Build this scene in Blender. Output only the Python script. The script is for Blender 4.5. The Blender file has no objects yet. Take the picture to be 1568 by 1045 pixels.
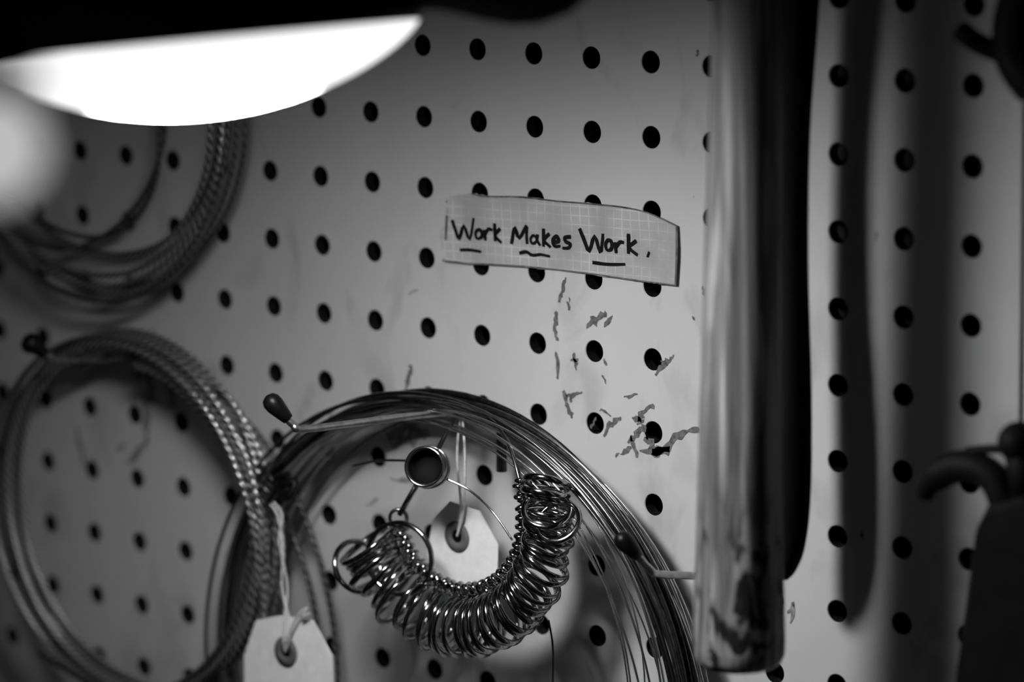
import bpy, bmesh, math, random
from mathutils import Vector, Matrix, Euler
random.seed(7)
IN=0.0254
S=bpy.context.scene
S.view_settings.view_transform='Standard'
# ---------------------------------------------------------------- camera (surveyed from the 1-inch hole grid)
F=5392.66
ROT=Euler((1.38315,0.0145247,0.69457),'XYZ'); R=ROT.to_matrix()
C=Vector((28.2859,-36.6912,6.07148))
cam=bpy.data.cameras.new('camera'); co=bpy.data.objects.new('camera',cam); S.collection.objects.link(co); S.camera=co
co.rotation_euler=ROT; co.location=C*IN
cam.sensor_width=36; cam.lens=F/1568*36; cam.clip_start=.01
cam.dof.use_dof=True; cam.dof.aperture_fstop=4.8; cam.dof.focus_distance=47.2*IN; cam.dof.aperture_blades=9
def U(px,py,d=0.0):
    "survey measurement -> board space (inches) at stand-off d from the board"
    v=R@Vector(((px-784)/F,-(py-522.5)/F,-1))
    t=(-d-C.y)/v.y
    return C+v*t
def depth(p): return -((R.transposed()@(p-C)).z)
# ---------------------------------------------------------------- materials
def mat(name,base=.5,rough=.5,metal=0,spec=.5,build=None):
    m=bpy.data.materials.new(name); m.use_nodes=True; nt=m.node_tree; b=nt.nodes['Principled BSDF']
    b.inputs['Base Color'].default_value=(base,base,base,1); b.inputs['Roughness'].default_value=rough
    b.inputs['Metallic'].default_value=metal; b.inputs['Specular IOR Level'].default_value=spec
    if build: build(nt,b)
    return m
def N(nt,t,**k):
    n=nt.nodes.new(t)
    for a,v in k.items():
        if a in n.inputs: n.inputs[a].default_value=v
        else: setattr(n,a,v)
    return n
def ramp(nt,src,stops):
    r=nt.nodes.new('ShaderNodeValToRGB'); e=r.color_ramp.elements
    while len(e)<len(stops): e.new(.5)
    for i,(p,c) in enumerate(stops): e[i].position=p; e[i].color=(c,c,c,1)
    nt.links.new(src,r.inputs[0]); return r.outputs[0]
def objc(nt,scale=(1,1,1)):
    tc=nt.nodes.new('ShaderNodeTexCoord'); mp=nt.nodes.new('ShaderNodeMapping'); mp.inputs['Scale'].default_value=scale
    nt.links.new(tc.outputs['Object'],mp.inputs[0]); return mp.outputs[0]
def uvc(nt,scale=(1,1,1)):
    tc=nt.nodes.new('ShaderNodeTexCoord'); mp=nt.nodes.new('ShaderNodeMapping'); mp.inputs['Scale'].default_value=scale
    nt.links.new(tc.outputs['UV'],mp.inputs[0]); return mp.outputs[0]
def bump(nt,b,src,st=.3,dist=.001):
    bp=nt.nodes.new('ShaderNodeBump'); bp.inputs['Strength'].default_value=st; bp.inputs['Distance'].default_value=dist
    nt.links.new(src,bp.inputs['Height']); nt.links.new(bp.outputs[0],b.inputs['Normal'])
def mul(nt,a,b_,fac=1):
    mx=N(nt,'ShaderNodeMix',data_type='RGBA',blend_type='MULTIPLY')
    if hasattr(fac,'is_output'): nt.links.new(fac,mx.inputs[0])
    else: mx.inputs[0].default_value=fac
    nt.links.new(a,mx.inputs[6]); nt.links.new(b_,mx.inputs[7]); return mx.outputs[2]
def noisy(lo,hi,sc=(200,200,200),bs=.2):
    def f(nt,b):
        n=N(nt,'ShaderNodeTexNoise',Scale=1.0,Detail=4.0); nt.links.new(objc(nt,sc),n.inputs['Vector'])
        nt.links.new(ramp(nt,n.outputs[0],[(.3,lo),(.7,hi)]),b.inputs['Base Color'])
        if bs: bump(nt,b,n.outputs[0],bs,.0003)
    return f
def board_b(nt,b):
    n=N(nt,'ShaderNodeTexNoise',Scale=1.0,Detail=3.0); nt.links.new(objc(nt,(9,9,9)),n.inputs['Vector'])
    a=ramp(nt,n.outputs[0],[(.3,.54),(.7,.63)])
    s=N(nt,'ShaderNodeTexNoise',Scale=1.0,Detail=2.0); nt.links.new(objc(nt,(260,260,140)),s.inputs['Vector'])
    k=ramp(nt,s.outputs[0],[(.20,.25),(.24,1.0)])
    g=N(nt,'ShaderNodeTexNoise',Scale=1.0,Detail=6.0,Distortion=.7); nt.links.new(objc(nt,(38,38,22)),g.inputs['Vector'])
    gk=ramp(nt,g.outputs[0],[(.30,.78),(.43,1.0)])
    nt.links.new(mul(nt,mul(nt,a,k),gk),b.inputs['Base Color'])
    h=N(nt,'ShaderNodeTexNoise',Scale=1.0,Detail=2.0); nt.links.new(objc(nt,(500,500,500)),h.inputs['Vector']); bump(nt,b,h.outputs[0],.06,.0004)
M={}
M['board']=mat('painted_hardboard',.6,.5,0,.3,board_b)
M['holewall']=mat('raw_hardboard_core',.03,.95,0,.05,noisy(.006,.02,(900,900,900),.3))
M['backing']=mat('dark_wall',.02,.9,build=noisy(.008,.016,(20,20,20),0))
M['shell']=mat('workshop_wall_paint',.12,.9,build=noisy(.08,.13,(3,3,3),0))
M['residue']=mat('residue',.12,.8,build=noisy(.07,.2,(600,600,600),.2))
M['residue_shadow']=mat('faint_residue_and_shadow',.3,.8,build=noisy(.12,.36,(400,400,400),.2))
def wood_b(nt,b):
    w=N(nt,'ShaderNodeTexNoise',Scale=1.0,Detail=5.0,Distortion=.7); nt.links.new(objc(nt,(330,330,10)),w.inputs['Vector'])
    a=ramp(nt,w.outputs[0],[(.34,.12),(.5,.3),(.64,.5)])
    g=N(nt,'ShaderNodeTexNoise',Scale=1.0,Detail=3.0,Distortion=1.5); nt.links.new(objc(nt,(100,100,8)),g.inputs['Vector'])
    a=mul(nt,a,ramp(nt,g.outputs[0],[(.44,.45),(.5,1.0)]))
    s=N(nt,'ShaderNodeTexNoise',Scale=1.0,Detail=4.0,Distortion=1.0); nt.links.new(objc(nt,(130,130,60)),s.inputs['Vector'])
    st=ramp(nt,s.outputs[0],[(.42,.06),(.48,1.0)])
    tc=nt.nodes.new('ShaderNodeTexCoord'); sp=nt.nodes.new('ShaderNodeSeparateXYZ'); nt.links.new(tc.outputs['Object'],sp.inputs[0])
    mr=N(nt,'ShaderNodeMapRange'); mr.inputs[1].default_value=-.095; mr.inputs[2].default_value=-.12; nt.links.new(sp.outputs[2],mr.inputs[0])
    nt.links.new(mul(nt,a,st,mr.outputs[0]),b.inputs['Base Color'])
    bump(nt,b,w.outputs[0],.15,.0005)
    nt.links.new(ramp(nt,w.outputs[0],[(.35,.55),(.65,.38)]),b.inputs['Roughness'])
M['wood']=mat('worn_hickory',.4,.45,0,.4,wood_b)
M['rubber']=mat('black_rubber',.01,.4,0,.2,noisy(.002,.005,(300,300,300),.1))
M['grip']=mat('matte_grip',.006,.7,0,.12,noisy(.004,.008,(300,300,300),.1))
M['black']=mat('black_painted_steel',.01,.6,0,.1,noisy(.004,.008,(200,200,200),.1))
M['steel']=mat('polished_steel',.35,.12,1,build=noisy(.32,.48,(400,400,400),.05))
M['dsteel']=mat('dark_steel',.25,.25,1,build=noisy(.16,.3,(400,400,400),.05))
M['hook']=mat('zinc_hook',.4,.35,1,build=noisy(.3,.5,(300,300,300),.1))
M['wire_d']=mat('dark_wire',.1,.3,.9,build=noisy(.03,.09,(500,500,500),.1))
M['wire_l']=mat('bright_wire',.8,.18,1,build=noisy(.75,.95,(500,500,500),.05))
def braid_b(lo,hi):
    def f(nt,b):
        ch=N(nt,'ShaderNodeTexWave',Scale=1.0,Distortion=.5); ch.wave_type='BANDS'; ch.bands_direction='DIAGONAL'
        nt.links.new(uvc(nt,(4.4,1.6,1)),ch.inputs['Vector'])
        nt.links.new(ramp(nt,ch.outputs[0],[(.3,lo),(.75,hi)]),b.inputs['Base Color']); bump(nt,b,ch.outputs[0],.5,.0005)
    return f
M['braid']=mat('braided_cable',.3,.33,.85,build=braid_b(.04,.85))
M['braid_d']=mat('braided_cable_dark',.2,.4,.6,build=braid_b(.01,.22))
M['tag']=mat('tag_card',.85,.8,build=noisy(.82,.92,(300,300,300),.1))
M['eyelet']=mat('tag_reinforcement',.12,.7,build=noisy(.09,.15,(300,300,300),.1))
M['string']=mat('cotton_string',.6,.9,build=noisy(.5,.7,(900,900,900),.3))
M['ink']=mat('marker_ink',.008,.6,0,.2,build=noisy(.003,.008,(900,900,900),0))
def note_b(nt,b):
    tc=nt.nodes.new('ShaderNodeTexCoord'); sp=nt.nodes.new('ShaderNodeSeparateXYZ'); nt.links.new(tc.outputs['UV'],sp.inputs[0])
    def line(o,per):
        a=N(nt,'ShaderNodeMath',operation='MULTIPLY'); a.inputs[1].default_value=1/per; nt.links.new(o,a.inputs[0])
        f=N(nt,'ShaderNodeMath',operation='FRACT'); nt.links.new(a.outputs[0],f.inputs[0])
        l=N(nt,'ShaderNodeMath',operation='LESS_THAN'); l.inputs[1].default_value=.12; nt.links.new(f.outputs[0],l.inputs[0]); return l.outputs[0]
    m=N(nt,'ShaderNodeMath',operation='MAXIMUM'); nt.links.new(line(sp.outputs[0],.15),m.inputs[0]); nt.links.new(line(sp.outputs[1],.125),m.inputs[1])
    n=N(nt,'ShaderNodeTexNoise',Scale=1.0,Detail=4.0); nt.links.new(objc(nt,(60,60,60)),n.inputs['Vector'])
    a=ramp(nt,n.outputs[0],[(.3,.38),(.7,.54)])
    k=ramp(nt,n.outputs[0],[(.4,.05),(.65,.5)])
    mm=N(nt,'ShaderNodeMath',operation='MULTIPLY'); nt.links.new(m.outputs[0],mm.inputs[0]); nt.links.new(k,mm.inputs[1])
    mx=N(nt,'ShaderNodeMix',data_type='RGBA'); nt.links.new(mm.outputs[0],mx.inputs[0]); nt.links.new(a,mx.inputs[6]); mx.inputs[7].default_value=(.85,.85,.85,1)
    nt.links.new(mx.outputs[2],b.inputs['Base Color']); bump(nt,b,n.outputs[0],.4,.0008)
M['note']=mat('taped_graph_paper',.55,.3,0,.5,note_b)
M['edge_shadow']=mat('tape_edge_shadow',.1,.5,build=noisy(.04,.2,(500,500,500),.1))  # dark tape rim, with the shadow along it put into the colour
def emis(name,s):
    def f(nt,b):
        b.inputs['Emission Color'].default_value=(1,1,1,1); b.inputs['Emission Strength'].default_value=s
    return mat(name,.8,.4,build=f)
def glow_b(nt,b):
    # bulb sits in the middle of the diffuser: brightest at the bottom centre, weak at the rim (UV.x = height fraction)
    tc=nt.nodes.new('ShaderNodeTexCoord'); sp=nt.nodes.new('ShaderNodeSeparateXYZ'); nt.links.new(tc.outputs['UV'],sp.inputs[0])
    mr=N(nt,'ShaderNodeMapRange'); mr.interpolation_type='SMOOTHSTEP'; mr.inputs[1].default_value=.74; mr.inputs[2].default_value=1.0; mr.inputs[3].default_value=1.15; mr.inputs[4].default_value=140; nt.links.new(sp.outputs[0],mr.inputs[0])
    b.inputs['Emission Color'].default_value=(1,1,1,1); nt.links.new(mr.outputs[0],b.inputs['Emission Strength'])
M['glow']=mat('lit_diffuser',.8,.4,build=glow_b); M['glow2']=emis('dim_globe',.5)
M['shade']=mat('dark_lamp_shade',.03,.6,0,.2,build=noisy(.02,.03,(100,100,100),.05))
# ---------------------------------------------------------------- mesh builder (inches in, metres out)
class MB:
    def __init__(s,name,mats): s.name=name; s.v=[]; s.f=[]; s.uv=[]; s.mi=[]; s.mats=mats; s.sm=[]
    def face(s,idx,uv,m,sm=True): s.f.append(idx); s.uv.append(uv); s.mi.append(m); s.sm.append(sm)
    def tube(s,pts,r,seg=8,closed=False,m=0,caps=True,flat=None):
        n=len(pts); rr=r if isinstance(r,(list,tuple)) else [r]*n
        T=[]
        for i in range(n):
            a=pts[(i-1)%n] if (closed or i>0) else pts[i]; b=pts[(i+1)%n] if (closed or i<n-1) else pts[i]
            T.append((b-a).normalized())
        up=Vector((0,0,1)) if abs(T[0].z)<.9 else Vector((1,0,0))
        nn=(up-T[0]*up.dot(T[0])).normalized(); base=len(s.v); L=[0]
        for i in range(n):
            if i: nn=(nn-T[i]*nn.dot(T[i])).normalized(); L.append(L[-1]+(pts[i]-pts[i-1]).length)
            bb=T[i].cross(nn)
            for k in range(seg):
                a=2*math.pi*k/seg; s.v.append(pts[i]+(nn*math.cos(a)+bb*math.sin(a)*(flat or 1))*rr[i])
        if closed: L.append(L[-1]+(pts[0]-pts[-1]).length)
        for i in range(n if closed else n-1):
            for k in range(seg):
                j=(i+1)%n; k2=(k+1)%seg
                s.face([base+i*seg+k,base+i*seg+k2,base+j*seg+k2,base+j*seg+k],[(L[i],k/seg),(L[i],(k+1)/seg),(L[i+1],(k+1)/seg),(L[i+1],k/seg)],m)
        if caps and not closed:
            s.face([base+k for k in range(seg)][::-1],[(0,0)]*seg,m,False)
            s.face([base+(n-1)*seg+k for k in range(seg)],[(0,0)]*seg,m,False)
    def torus(s,c,nrm,Rr,r,m=0,n=28,seg=8,flat=None):
        nrm=nrm.normalized(); a=nrm.orthogonal().normalized(); b=nrm.cross(a)
        s.tube([c+(a*math.cos(t)+b*math.sin(t))*Rr for t in [2*math.pi*i/n for i in range(n)]],r,seg,True,m,flat=flat)
    def lathe(s,c,ax,prof,m=0,seg=40):
        ax=ax.normalized(); a=ax.orthogonal().normalized(); b=ax.cross(a); base=len(s.v); H=max(abs(p[0]) for p in prof) or 1
        for (h,r) in prof:
            for k in range(seg):
                t=2*math.pi*k/seg; s.v.append(c+ax*h+(a*math.cos(t)+b*math.sin(t))*max(r,1e-4))
        for i in range(len(prof)-1):
            u0=prof[i][0]/H; u1=prof[i+1][0]/H
            for k in range(seg):
                k2=(k+1)%seg; s.face([base+i*seg+k,base+i*seg+k2,base+(i+1)*seg+k2,base+(i+1)*seg+k],[(u0,0),(u0,0),(u1,0),(u1,0)],m)
    def sphere(s,c,r,m=0,ax=Vector((0,0,1)),sq=1):
        s.lathe(c,ax,[(-math.cos(t)*r*sq,math.sin(t)*r) for t in [math.pi*i/12 for i in range(13)]],m,20)
    def prism(s,poly,d,m=0,bev=0):
        "poly: list of points, extruded along -Y by d (towards room); bevelled front rim"
        n=len(poly); base=len(s.v); cen=sum(poly,Vector())/n
        rings=[(0,0),(d-bev,0),(d,bev)] if bev else [(0,0),(d,0)]
        for (dd,ins) in rings:
            for p in poly:
                q=p+(cen-p).normalized()*ins if ins else p
                s.v.append(q+Vector((0,-dd,0)))
        for i in range(len(rings)-1):
            for k in range(n):
                k2=(k+1)%n; s.face([base+i*n+k,base+i*n+k2,base+(i+1)*n+k2,base+(i+1)*n+k],[(0,0)]*4,m,False)
        s.face([base+k for k in range(n)][::-1],[(0,0)]*n,m,False); o=base+(len(rings)-1)*n
        s.face([o+k for k in range(n)],[(0,0)]*n,m,False)
    def box(s,a,b,m=0):
        s.prism([Vector((a[0],b[1],a[2])),Vector((b[0],b[1],a[2])),Vector((b[0],b[1],b[2])),Vector((a[0],b[1],b[2]))],b[1]-a[1],m)
    def ribbon(s,pts,w,m=0,jag=0):
        "flat strip lying parallel to the board"
        n=len(pts); base=len(s.v); ww=w if isinstance(w,(list,tuple)) else [w]*n
        for i in range(n):
            t=(pts[min(i+1,n-1)]-pts[max(i-1,0)]); t.y=0; t.normalize(); nn=Vector((-t.z,0,t.x))
            a=ww[i]*(1+random.uniform(-jag,jag))/2; b=ww[i]*(1+random.uniform(-jag,jag))/2
            s.v.append(pts[i]+nn*a); s.v.append(pts[i]-nn*b)
        for i in range(n-1): s.face([base+2*i,base+2*i+1,base+2*i+3,base+2*i+2],[(0,0)]*4,m,False)
    def make(s,parent=None):
        me=bpy.data.meshes.new(s.name); me.from_pydata([tuple(p*IN) for p in s.v],[],s.f)
        for m in s.mats: me.materials.append(M[m])
        uvl=me.uv_layers.new(name='UVMap')
        for p,uv,mi,sm in zip(me.polygons,s.uv,s.mi,s.sm):
            p.material_index=mi; p.use_smooth=sm
            for k in range(len(uv)): uvl.data[p.loop_start+k].uv=uv[k]
        bm=bmesh.new(); bm.from_mesh(me); bmesh.ops.recalc_face_normals(bm,faces=bm.faces); bm.to_mesh(me); bm.free()
        o=bpy.data.objects.new(s.name,me); S.collection.objects.link(o)
        if parent: o.parent=parent
        return o
def empty(name):
    o=bpy.data.objects.new(name,None); o.empty_display_size=.02; S.collection.objects.link(o); return o
def smooth(pts,k=6,closed=False):
    out=[]; n=len(pts)
    for i in range(n if closed else n-1):
        g=(lambda j:pts[j%n]) if closed else (lambda j:pts[max(0,min(n-1,j))])
        p0,p1,p2,p3=g(i-1),g(i),g(i+1),g(i+2)
        for j in range(k):
            t=j/k; out.append(.5*((2*p1)+(p2-p0)*t+(2*p0-5*p1+4*p2-p3)*t*t+(3*p1-p0-3*p2+p3)*t**3))
    if not closed: out.append(pts[-1].copy())
    return out
V=Vector
# ---------------------------------------------------------------- pegboard + room shell
pb=MB('pegboard',['board','holewall']); HR=.15; TH=.2
seg=24
for c in range(-19,8):
    for r in range(-7,15):
        base=len(pb.v); cx,cz=c,-r
        for k in range(seg):
            t=2*math.pi*k/seg; x,z=math.cos(t),math.sin(t); q=.5/max(abs(x),abs(z))
            pb.v+= [V((cx+x*q,0,cz+z*q)),V((cx+x*(HR+.008),0,cz+z*(HR+.008))),V((cx+x*HR,.012,cz+z*HR)),V((cx+x*HR,TH,cz+z*HR)),V((cx+x*q,TH,cz+z*q))]
        for k in range(seg):
            a=base+5*k; b=base+5*((k+1)%seg)
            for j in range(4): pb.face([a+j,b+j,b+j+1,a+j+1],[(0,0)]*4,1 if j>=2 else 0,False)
pb.make()
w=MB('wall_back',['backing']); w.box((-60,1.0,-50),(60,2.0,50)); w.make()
w=MB('wall_left',['shell']); w.box((-61,-80,-50),(-60,2,50)); w.make()
w=MB('wall_right',['shell']); w.box((60,-80,-50),(61,2,50)); w.make()
w=MB('floor',['shell']); w.box((-61,-80,-51),(61,2,-50)); w.make()
w=MB('ceiling',['shell']); w.box((-61,-80,50),(61,2,51)); w.make()
tr=MB('trim_1',['board'])
x0=U(1546,400).x; x1=U(1566,400).x
tr.prism([V((x0,0,-14)),V((x1,0,-14)),V((x1,0,7)),V((x0,0,7))],.05,bev=.02); tr.make()
# ---------------------------------------------------------------- residue marks, with a painted hook shadow
mk=MB('residue_and_shadow_marks',['residue','residue_shadow'])
def mark(pp,wpx,m=0,jag=.7):
    pts=[U(x,y,.006) for x,y in pp]; q=smooth(pts,5)
    q=[p+V((random.uniform(-1,1),0,random.uniform(-1,1)))*.014 for p in q]
    n=len(q); W=wpx/100
    mk.ribbon(q,[W*(.35+.65*math.sin(math.pi*(i+.3)/(n))) for i in range(n)],m,jag)
for pp,wd in [([(866,424),(862,445),(855,462)],7),([(868,462),(872,476)],4),([(853,478),(850,500),(854,522)],8),([(898,500),(912,490),(929,478)],12),([(925,500),(938,485)],5),
 ([(852,538),(854,580)],5),([(879,540),(882,567)],5),([(872,553),(886,550)],4),([(925,548),(928,560)],4),([(1003,575),(1018,557),(1033,545)],6),([(1012,552),(1022,560)],5),([(922,574),(929,590)],4),
 ([(863,598),(869,620),(876,641)],9),([(868,607),(893,601)],8),([(880,602),(872,615)],6),([(955,609),(976,605)],4),([(925,668),(935,650),(951,638)],7),([(937,638),(918,628)],4),([(912,640),(905,655)],4),
 ([(975,652),(984,632),(1001,620)],9),([(968,640),(985,645)],7),([(962,678),(978,662),(990,655)],11),([(965,668),(975,700)],6),([(980,692),(1010,692),(1040,668),(1071,656)],11),([(988,672),(998,682),(1008,699)],13),([(1000,695),(1025,688)],15),([(950,697),(966,686)],6),([(942,700),(948,694)],4),
 ([(622,596),(625,578),(630,560)],9),([(503,640),(508,628)],5),([(1066,85),(1069,76)],4),([(1320,812),(1320,824)],3),([(1075,440),(1079,455)],5),([(1061,486),(1063,490)],3),([(870,455),(873,462)],3)]:
    mark(pp,wd)
for pp,wd in [([(592,668),(615,655),(640,648)],22),([(600,685),(630,672),(655,660)],18),([(560,640),(590,648)],8),([(234,505),(231,525)],9),([(222,600),(226,640),(224,680)],13),([(224,680),(205,700),(198,712)],12),([(118,655),(122,680),(130,712)],8),([(180,690),(190,680)],7),([(245,575),(262,600),(266,625)],16),([(200,560),(215,572),(232,580)],18),([(232,575),(232,620)],16),([(625,450),(640,445)],3),([(560,775),(580,765)],4),([(598,735),(630,737)],7),([(1205,940),(1215,925),(1210,955)],6)]:  # strips below the left hook paint its cast shadow along with residue
    mark(pp,wd,1)
mk.make()
# ---------------------------------------------------------------- note
def dn(px,py): return .035+.018*math.sin(px/37)+.014*math.sin(px/19+py/25)+(.05 if px<700 else 0)*(700-px)/25
top=[(681,303),(700,299),(722,296),(745,300),(800,301),(850,307),(900,311),(950,316),(985,323),(1010,333),(1037,346)]
bot=[(677,400),(695,402),(715,405),(750,406),(800,409),(850,414),(900,420),(950,427),(985,432),(1010,435),(1034,438)]
def ev(l,t):
    x=t*(len(l)-1); i=min(int(x),len(l)-2); f=x-i; return l[i][0]*(1-f)+l[i+1][0]*f,l[i][1]*(1-f)+l[i+1][1]*f
nt_=MB('handwritten_note',['note','ink','edge_shadow']); A,B=60,10; base=0
for i in range(A+1):
    for j in range(B+1):
        a=ev(top,i/A); b=ev(bot,i/A); f=j/B; px=a[0]*(1-f)+b[0]*f; py=a[1]*(1-f)+b[1]*f
        if i==0: px+=5*math.sin(j*.75)
        if j==0: py+=random.uniform(-1.2,1.2)
        if j==B: py+=random.uniform(-1,1)
        nt_.v.append(U(px,py,max(.012,dn(px,py))))
def nuv(p): 
    a=math.radians(-1.6); return (p.x*math.cos(a)-p.z*math.sin(a)+20,p.x*math.sin(a)+p.z*math.cos(a)+20)
for i in range(A):
    for j in range(B):
        q=[i*(B+1)+j,i*(B+1)+j+1,(i+1)*(B+1)+j+1,(i+1)*(B+1)+j]; nt_.face(q,[nuv(nt_.v[k]) for k in q],0)
def ink(pp,wpx=4.2,k=5,m=1):
    pts=smooth([U(x,y,max(.012,dn(x,y))+.012) for x,y in pp],k) if k>1 else [U(x,y,max(.012,dn(x,y))+.012) for x,y in pp]
    n=len(pts); nt_.ribbon(pts,[wpx*(1.3 if m==1 else 1)/100*(.8+.25*math.sin(2.5*i/n+1)) for i in range(n)],m,.08)
def loop(cx,cy,rx,ry,tilt=0): ink([(cx+rx*math.cos(t),cy+ry*math.sin(t)) for t in [1.2-i*.7 for i in range(10)]])
ink([(692,337),(697,352),(703,366),(710,346),(719,367),(725,334)],4.5,3)
loop(733,359,5,7); ink([(742,352),(743,369)]); ink([(743,358),(748,351),(754,353)])
ink([(757,342),(758,370)],4.2); ink([(766,350),(758,361),(768,372)],4,3)
ink([(704,383),(720,383),(737,386)],3.6)
ink([(783,374),(785,362),(788,349),(795,365),(806,346),(806,360),(807,374)],4.5,3)
ink([(822,364),(816,361),(812,367),(815,373),(820,371),(823,364)],3.2,4); ink([(823,359),(822,368),(827,376)],3.8,4); ink([(832,350),(832,378)]); ink([(841,358),(833,368),(843,379)],4,3)
ink([(847,372),(855,369),(852,362),(846,368),(849,377),(858,377)]); ink([(874,363),(865,364),(866,370),(873,374),(870,380),(861,380)])
ink([(795,388),(806,386),(815,391),(828,390),(842,393)],3.6)
ink([(887,350),(894,367),(902,385),(910,362),(919,386),(922,372),(923,358)],4.5,3)
loop(932,376,5,8); ink([(942,371),(943,388)]); ink([(943,378),(949,371),(955,372)])
ink([(962,358),(962,389)]); ink([(974,369),(963,379),(976,391)],4,3)
ink([(991,389),(994,391)],6.5)
ink([(907,402),(930,405),(957,405)],3.6)
ink([(x,y+1) for x,y in top[2:]],2.4,3,2); ink([(1036,346),(1036,390),(1034,438)],3.5,4,2); ink([(x,y-1) for x,y in bot],2.2,3,2); ink([(684,330),(683,350),(682,368)],4,4,2)  # note outline: tape rim and its shadow drawn as dark strips
nt_.make()
# ---------------------------------------------------------------- pegboard hooks
def hook(c,r,pxs,tipr=.13,rad=.052):
    e=empty('pegboard_hook'); o=MB('rod',['hook']); b=V((c,0,-r))
    pts=[b+V((0,TH+.35,.3)),b+V((0,TH+.1,.12)),b+V((0,0,0))]+pxs
    sm=smooth(pts,6); o.tube(sm,rad,10); o.make(e)
    t=MB('vinyl_tip',['rubber']); d=(pxs[-1]-pxs[-2]).normalized(); tip=pxs[-1]
    t.lathe(tip-d*.26,d,[(0,.001),(0,.075),(.08,.095),(.18,.115),(.26,tipr),(.34,tipr*.97),(.4,tipr*.7),(.43,.02)],0,20); t.make(e); return e
hook(-3,4,[U(712,628,.4),U(600,641,1.8),U(470,657,3.5),U(448,650,3.72),U(421,621,3.85)],.13)
hook(1,6,[U(1075,884,.3),U(1010,880,1.1),U(995,872,1.3),U(958,832,1.55)],.13)
hook(-10,4,[U(185,548,.35),U(100,549,1.6),U(75,546,1.95),U(50,528,2.1)],.16)
# ---------------------------------------------------------------- coils
def coil(name,c,r,n,mats,rads,spread,tilt=.1,seed=1,wob=.03,yoff=.35):
    rnd=random.Random(seed); o=MB(name,mats)
    for k in range(n):
        rk=r-abs(rnd.gauss(0,1))*spread; dx=rnd.uniform(-1,1)*spread*1.2; cz=c.z+(r-rk)*rnd.uniform(.3,1); ph=rnd.uniform(0,6.3); y=c.y-rnd.uniform(-1,1)*yoff/2
        mi=rnd.randrange(len(mats)); N_=110; ec=rnd.uniform(-.02,.02)
        pts=[]
        for i in range(N_):
            t=2*math.pi*i/N_; rr=rk*(1+ec*math.cos(2*t+ph))+wob*math.sin(3*t+ph)
            pts.append(V((c.x+dx+rr*math.cos(t),y+tilt*math.sin(t+ph),cz+rr*math.sin(t))))
        o.tube(pts,rads[mi],8,True,mi)
    return o
e=empty('coiled_wire')
cc=U(686,1073,.75)
o=coil('dark_strands',cc,4.34,17,['wire_d','dsteel'],[.034,.028],.15,.12,3,.03,.5); o.make(e)
o=coil('bright_strands',cc+V((.1,-.06,-.03)),4.3,14,['wire_l'],[.016],.16,.18,5,.04,.6); o.make(e)
o=coil('stray_strands',cc+V((.0,0,.1)),4.05,6,['wire_l','wire_d'],[.013,.02],.3,.25,9,.05,.5); o.make(e)
o=MB('binding_wraps',['wire_d','rubber'])
for i in range(5):
    a=math.radians(137+i*1.1); p=cc+V((4.15*math.cos(a),-.1,4.15*math.sin(a))); o.torus(p,V((-math.sin(a),.1*i-.2,math.cos(a))),.26,.035,i%2,20)
o.tube(smooth([U(412,768,1.2),U(430,745,1.35),U(452,738,1.3),U(440,762,1.4),U(422,735,1.3),U(440,728,1.35)],6),.055,8,m=1); o.make(e)
def arc(o,pp,d,rad,m): o.tube(smooth([U(x,y,d) for x,y in pp],8),rad,8,m=m)
e=empty('coiled_braided_cable'); c2=U(208,797,1.0)
o=coil('braided_strands',c2,2.8,11,['braid','braid_d'],[.042,.04],.12,.12,11,.03,.5)
arc(o,[(130,545),(185,530),(250,545),(330,600),(415,690),(470,800),(500,900),(515,1000),(518,1090)],.55,.04,1)
arc(o,[(120,560),(180,542),(240,556),(320,625),(395,715),(445,810),(475,900),(490,1000),(495,1100)],.6,.04,1)
arc(o,[(205,560),(260,585),(335,665),(385,770),(402,880),(400,1000),(385,1090)],1.1,.05,0)
arc(o,[(60,1000),(110,1030),(150,1060),(190,1090)],1.1,.05,0); o.make(e)
e=empty('coiled_braided_cable'); 
o=coil('braided_strands',U(140,160,1.0),2.88,8,['braid','braid_d'],[.04,.036],.15,.12,21,.03,.5); o.make(e)
o=coil('inner_loops',U(95,175,.9),2.2,2,['braid_d'],[.04],.1,.1,23,.05,.3); o.make(e)
# ---------------------------------------------------------------- tags
def tag(poly,d,ey,strings,r_px=22):
    e=empty('string_tag'); o=MB('card',['tag','eyelet','rubber']); o.prism([U(x,y,d) for x,y in poly],.02)
    c=U(ey[0],ey[1],d+.03); o.make(e); k=r_px/115
    q=MB('reinforcement_ring',['eyelet','rubber']); q.lathe(c,V((0,-1,0)),[(0,k*1.15),(.02,k*1.12),(.02,k*.5),(0,k*.45)],0,32); q.lathe(c,V((0,-1,0)),[(.005,k*.5),(.006,0)],1,24); q.make(e)
    s=MB('cotton_string',['string'])
    for pp in strings: s.tube(smooth([U(x,y,dd) for x,y,dd in pp],8),.02,6)
    s.make(e)
tag([(376,1075),(375,1005),(393,950),(430,943),(480,950),(510,1005),(513,1075)],1.5,(438,998),[[(437,1000,1.56),(434,960,1.58),(440,900,1.4),(428,830,1.3),(432,790,1.25),(415,765,1.2)],[(437,1000,1.56),(444,960,1.6),(432,900,1.4),(434,840,1.3),(425,790,1.2),(412,770,1.2)],[(437,985,1.6),(455,945,1.62),(470,932,1.6),(462,945,1.62),(474,940,1.6)]])
tag([(658,905),(655,850),(664,795),(690,768),(735,783),(764,835),(762,905)],.7,(700,822),[[(700,822,.77),(706,780,.8),(700,700,.85),(704,640,.8)],[(700,822,.77),(710,780,.8),(712,700,.85),(708,640,.8)]],22)
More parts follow.
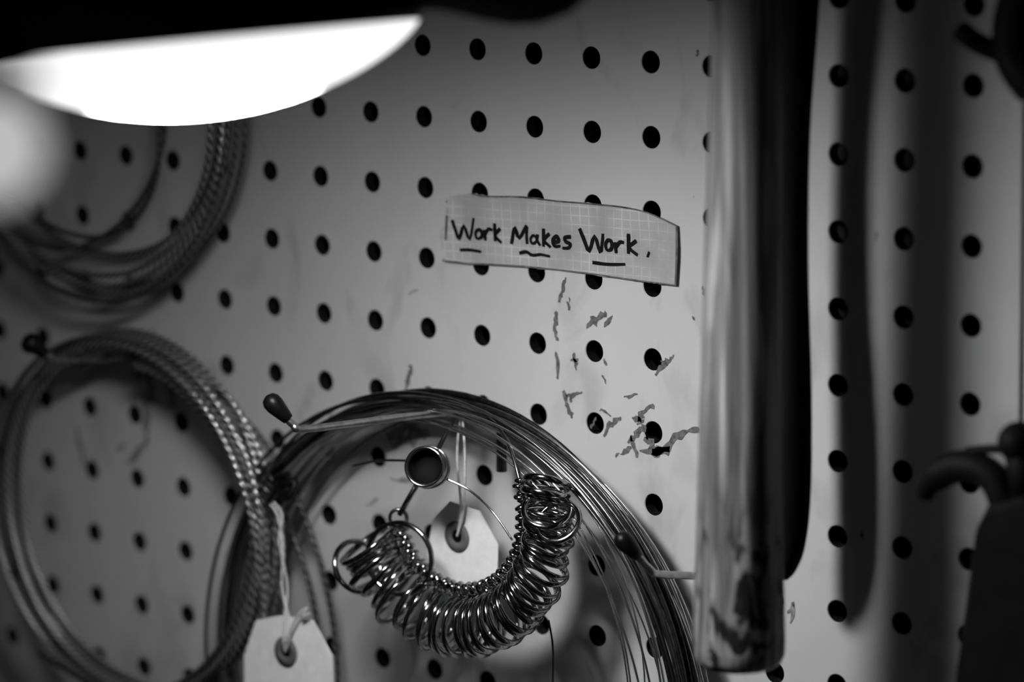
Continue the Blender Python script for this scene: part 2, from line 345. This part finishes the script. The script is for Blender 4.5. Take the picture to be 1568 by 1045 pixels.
# ---------------------------------------------------------------- ring sizer
e=empty('ring_sizer_gauge_set'); D=1.35
car=smooth([U(x,y,d) for x,y,d in [(712,624,.75),(745,638,.9),(775,672,1.1),(793,725,1.3),(800,770,D),(800,815,D),(788,856,D),(760,888,D),(722,902,D),(684,896,D),(648,872,D),(624,838,D),(611,800,D)]],10)
o=MB('carrier_loop',['dsteel']); o.tube(car,.03,8)
o.tube(smooth([U(712,624,.75),U(697,640,.9),U(668,694,1.35)],6),.035,8); o.tube([U(637,745,1.4),U(612,788,D)],.04,8); o.torus(U(610,794,D+.03),V((.6,-1,.1)),.12,.028,0); o.make(e)
bd=MB('eyelet_beads',['steel']); rg=MB('sizing_rings',['steel'])
start=32; sub=car[start:]; Ls=[0]
for a,b in zip(sub,sub[1:]): Ls.append(Ls[-1]+(b-a).length)
def at(s):
    for i in range(len(sub)-1):
        if Ls[i+1]>=s: f=(s-Ls[i])/(Ls[i+1]-Ls[i]+1e-9); return sub[i].lerp(sub[i+1],f),(sub[i+1]-sub[i]).normalized()
    return sub[-1],(sub[-1]-sub[-2]).normalized()
NB=56; cen=U(705,790,D)
rnd=random.Random(4)
for i in range(NB):
    p,t=at(Ls[-1]*(i+.5)/NB); t2=(t+V((rnd.uniform(-.3,.3),rnd.uniform(-.3,.3),rnd.uniform(-.3,.3)))).normalized()
    bd.torus(p+V((0,(-.03 if i%2 else .03),0)),t2,.066,.034,0,14,6)
NR=42
for i in range(NR):
    f=(i+.4)/NR; p,t=at(Ls[-1]*f)
    out=(p-cen); out.y=0; out.normalize(); out=(out+V((0,0,-.34-.35*max(0,.3-f)))+V((0,rnd.uniform(-.25,.1),0))).normalized()
    Rr=.30+.15*f+rnd.uniform(-.02,.02)
    tt=(t+V((rnd.uniform(-.12,.12),rnd.uniform(-.35,.05),rnd.uniform(-.12,.12)))); nn=(tt-out*tt.dot(out)).normalized()
    cpt=p+out*(Rr+.13)
    rg.torus(cpt,nn,Rr,.048,0,32,8,flat=.6)
    rg.tube([p+out*.04,p+out*.14],.035,6)
for (x,y,rp,nr) in [(612,856,57,V((.25,-1,.12))),(548,868,42,V((1,-.25,.5))),(855,800,34,V((.2,-1,.9))),(838,780,36,V((.4,-.6,1)))]:
    rg.torus(U(x,y,D+.15),nr,rp*47/F,.04,0,40,8)
bd.make(e); rg.make(e)
e=empty('magnifying_loupe'); o=MB('loupe_body',['dsteel','grip','steel']); c=U(655,716,1.45); ax=(C-c).normalized(); ax=(ax+V((-.30,0,.0))).normalized()
o.lathe(c-ax*.16,ax,[(0,.2),(0,.27),(.03,.285),(.3,.285),(.33,.275),(.33,.235),(.31,.23)],0,36); o.lathe(c-ax*.16,ax,[(.31,.23),(.12,.2),(.12,0)],1,36)
o.torus(c+ax*.17,ax,.262,.022,2,36); o.torus(c-ax*.02,ax,.286,.012,2,36); o.make(e)
s=MB('cord',['wire_d','wire_l']); s.tube(smooth([U(540,714,1.2),U(580,706,1.3),U(628,706,1.4)],6),.018,6); s.tube(smooth([U(684,734,1.4),U(720,752,1.3),U(755,785,1.35),U(785,828,1.35)],6),.018,6,m=1)
s.tube(smooth([U(x,y,1.1) for x,y in [(840,950),(846,985),(847,1020),(846,1060)]],6),.014,6); s.make(e)
o=MB('steel_pin',['wire_d']); o.tube([U(768,640,.5),U(768,722,.5)],.075,10); o.make()
# ---------------------------------------------------------------- hammers
def rod_px(o,prof,d,m=0,seg=32,flat=None):
    pts=[];rr=[]
    for py,cx,hw in prof:
        p=U(cx,py,d); pts.append(p); rr.append(hw*depth(p)/F)
    o.tube(pts,rr,seg,False,m,True,flat)
    return pts
def dens(prof,k=5):
    q=smooth([V(p) for p in prof],k); return [(a.x,a.y,a.z) for a in q]
def head(e,p,matn,s=1):
    o=MB('hammer_head',[matn])
    o.lathe(p+V((0,.0,0)),V((1,0,0)),[(-1.7*s,0),(-1.7*s,.5*s),(-1.62*s,.56*s),(-1.25*s,.56*s),(-1.1*s,.4*s),(-.7*s,.4*s),(-.5*s,.55*s),(.5*s,.55*s),(.8*s,.4*s),(1.3*s,.33*s),(2.0*s,.12*s),(2.05*s,0)],0,24)
    for sg in(-1,1): o.tube(smooth([p+V((.4*s,sg*.15,.1)),p+V((1.4*s,sg*.22,.15)),p+V((2.2*s,sg*.34,-.2)),p+V((2.7*s,sg*.42,-.7))],6),.14*s,10)
    o.make(e)
e=empty('wooden_handled_hammer'); o=MB('wooden_handle',['wood'])
pts=rod_px(o,dens([(-420,1143,46),(-300,1143,48),(-120,1142,51),(0,1142,53),(200,1140.5,55.5),(400,1137,59),(600,1134.5,62.5),(800,1132.5,66.5),(940,1131,70.5),(985,1131,71.5)])+[(1002,1131,70.5),(1012,1131,66),(1017,1131,58)],2.2); o.make(e); head(e,pts[2],'dsteel')
e=empty('rubber_grip_hammer'); o=MB('rubber_grip',['grip'])
pts=rod_px(o,dens([(-420,1222,26),(-300,1222,30),(-100,1222,33),(0,1222,33),(200,1211,30),(400,1208,30),(600,1212,31),(750,1213,29),(830,1209,25),(868,1204,17),(886,1200,7)]),.85); o.make(e); head(e,pts[2],'dsteel',.6)
# ---------------------------------------------------------------- tools at right
e=empty('black_trigger_clamp'); o=MB('curved_jaw',['black'])
o.tube(smooth([U(x,y,1.0) for x,y in [(1416,762),(1424,740),(1446,722),(1476,714),(1508,722),(1530,745),(1543,790),(1548,850)]],6),[.10+.10*min(1,i/10) for i in range(43)],12); o.make(e)
o=MB('clamp_body',['black']); o.prism([U(x,y,.8) for x,y in [(1522,800),(1540,765),(1600,750),(1660,780),(1650,1000),(1640,1160),(1482,1160),(1492,1020),(1508,900)]],.5,bev=.1); o.make(e)
o=MB('pivot_arm',['black']); o.tube(smooth([U(1480,692,1.0),U(1520,688,1.0),U(1600,690,1.0)],5),.06,8); o.sphere(U(1560,678,1.0),.26); o.tube([U(1560,678,1.0),U(1575,770,1.0)],.2,10); o.make(e)
e=empty('spring_pliers'); o=MB('plier_tip',['dsteel','black']); o.tube(smooth([U(1470,46,1.1),U(1485,58,1.1),U(1510,72,1.0),U(1550,84,.9),U(1600,80,.9)],6),[.12,.13]+[.13]*23,10,m=1); o.sphere(U(1474,49,1.12),.1,0)
o.make(e); o=MB('plier_body',['black']); o.tube(smooth([U(1585,-120,.9),U(1572,-20,.9),U(1558,40,.9),U(1563,90,.9),U(1590,130,.9)],5),[.3]*21,12); o.make(e)
# ---------------------------------------------------------------- lamp
e=empty('work_lamp'); LC=U(303,58,8.0); k=depth(LC)/F; ra=342*k
vd=(C-LC).normalized(); upc=R@V((math.sin(math.radians(-5.8)),math.cos(math.radians(5.8)),0)); ax=(upc-vd*upc.dot(vd)).normalized()
o=MB('glowing_diffuser',['glow']); h=123*k
o.lathe(LC,-ax,[(h*math.sin(t)**1.5,ra*math.cos(t)) for t in [math.pi/2*i/32 for i in range(33)]],0,56); o.make(e)
o=MB('lamp_shade',['shade']); o.lathe(LC,ax,[(-.02,ra*1.0),(0,ra*1.01),(.12,ra*1.01),(.8,ra*.9),(1.6,ra*.6),(2.2,ra*.32),(3.0,ra*.25),(3.0,0)],0,56)
o.lathe(LC,ax,[(.0,ra*1.005),(.03,0)],0,56)
o.tube(smooth([LC+ax*.45+V((1.0,.6,0)),LC+ax*.55+V((2.4,1.2,.0)),LC+ax*.9+V((4.4,2.0,.2)),LC+ax*5+V((6,2,3)),LC+V((7,0,47.5))],8),.22,12); o.make(e)
e=empty('globe_lamp'); p=U(-16,226,20); o=MB('frosted_globe',['glow2']); o.sphere(p,85*depth(p)/F); o.make(e)
o=MB('lamp_neck',['shade']); r0=85*depth(p)/F; o.lathe(p,V((-.25,0,1)),[(r0*.85,.5),(r0*1.3,.5),(r0*1.6,.2),(50.-p.z,.2),(50.-p.z,0)],0,24); o.make(e)
# ---------------------------------------------------------------- world
wd=bpy.data.worlds.new('world'); S.world=wd; wd.use_nodes=True; nt=wd.node_tree; bg=nt.nodes['Background']
tc=nt.nodes.new('ShaderNodeTexCoord'); n=N(nt,'ShaderNodeTexNoise',Scale=2.2,Detail=1.0); nt.links.new(tc.outputs['Generated'],n.inputs['Vector'])
nt.links.new(ramp(nt,n.outputs[0],[(.42,.006),(.62,.07)]),bg.inputs[0]); bg.inputs[1].default_value=1
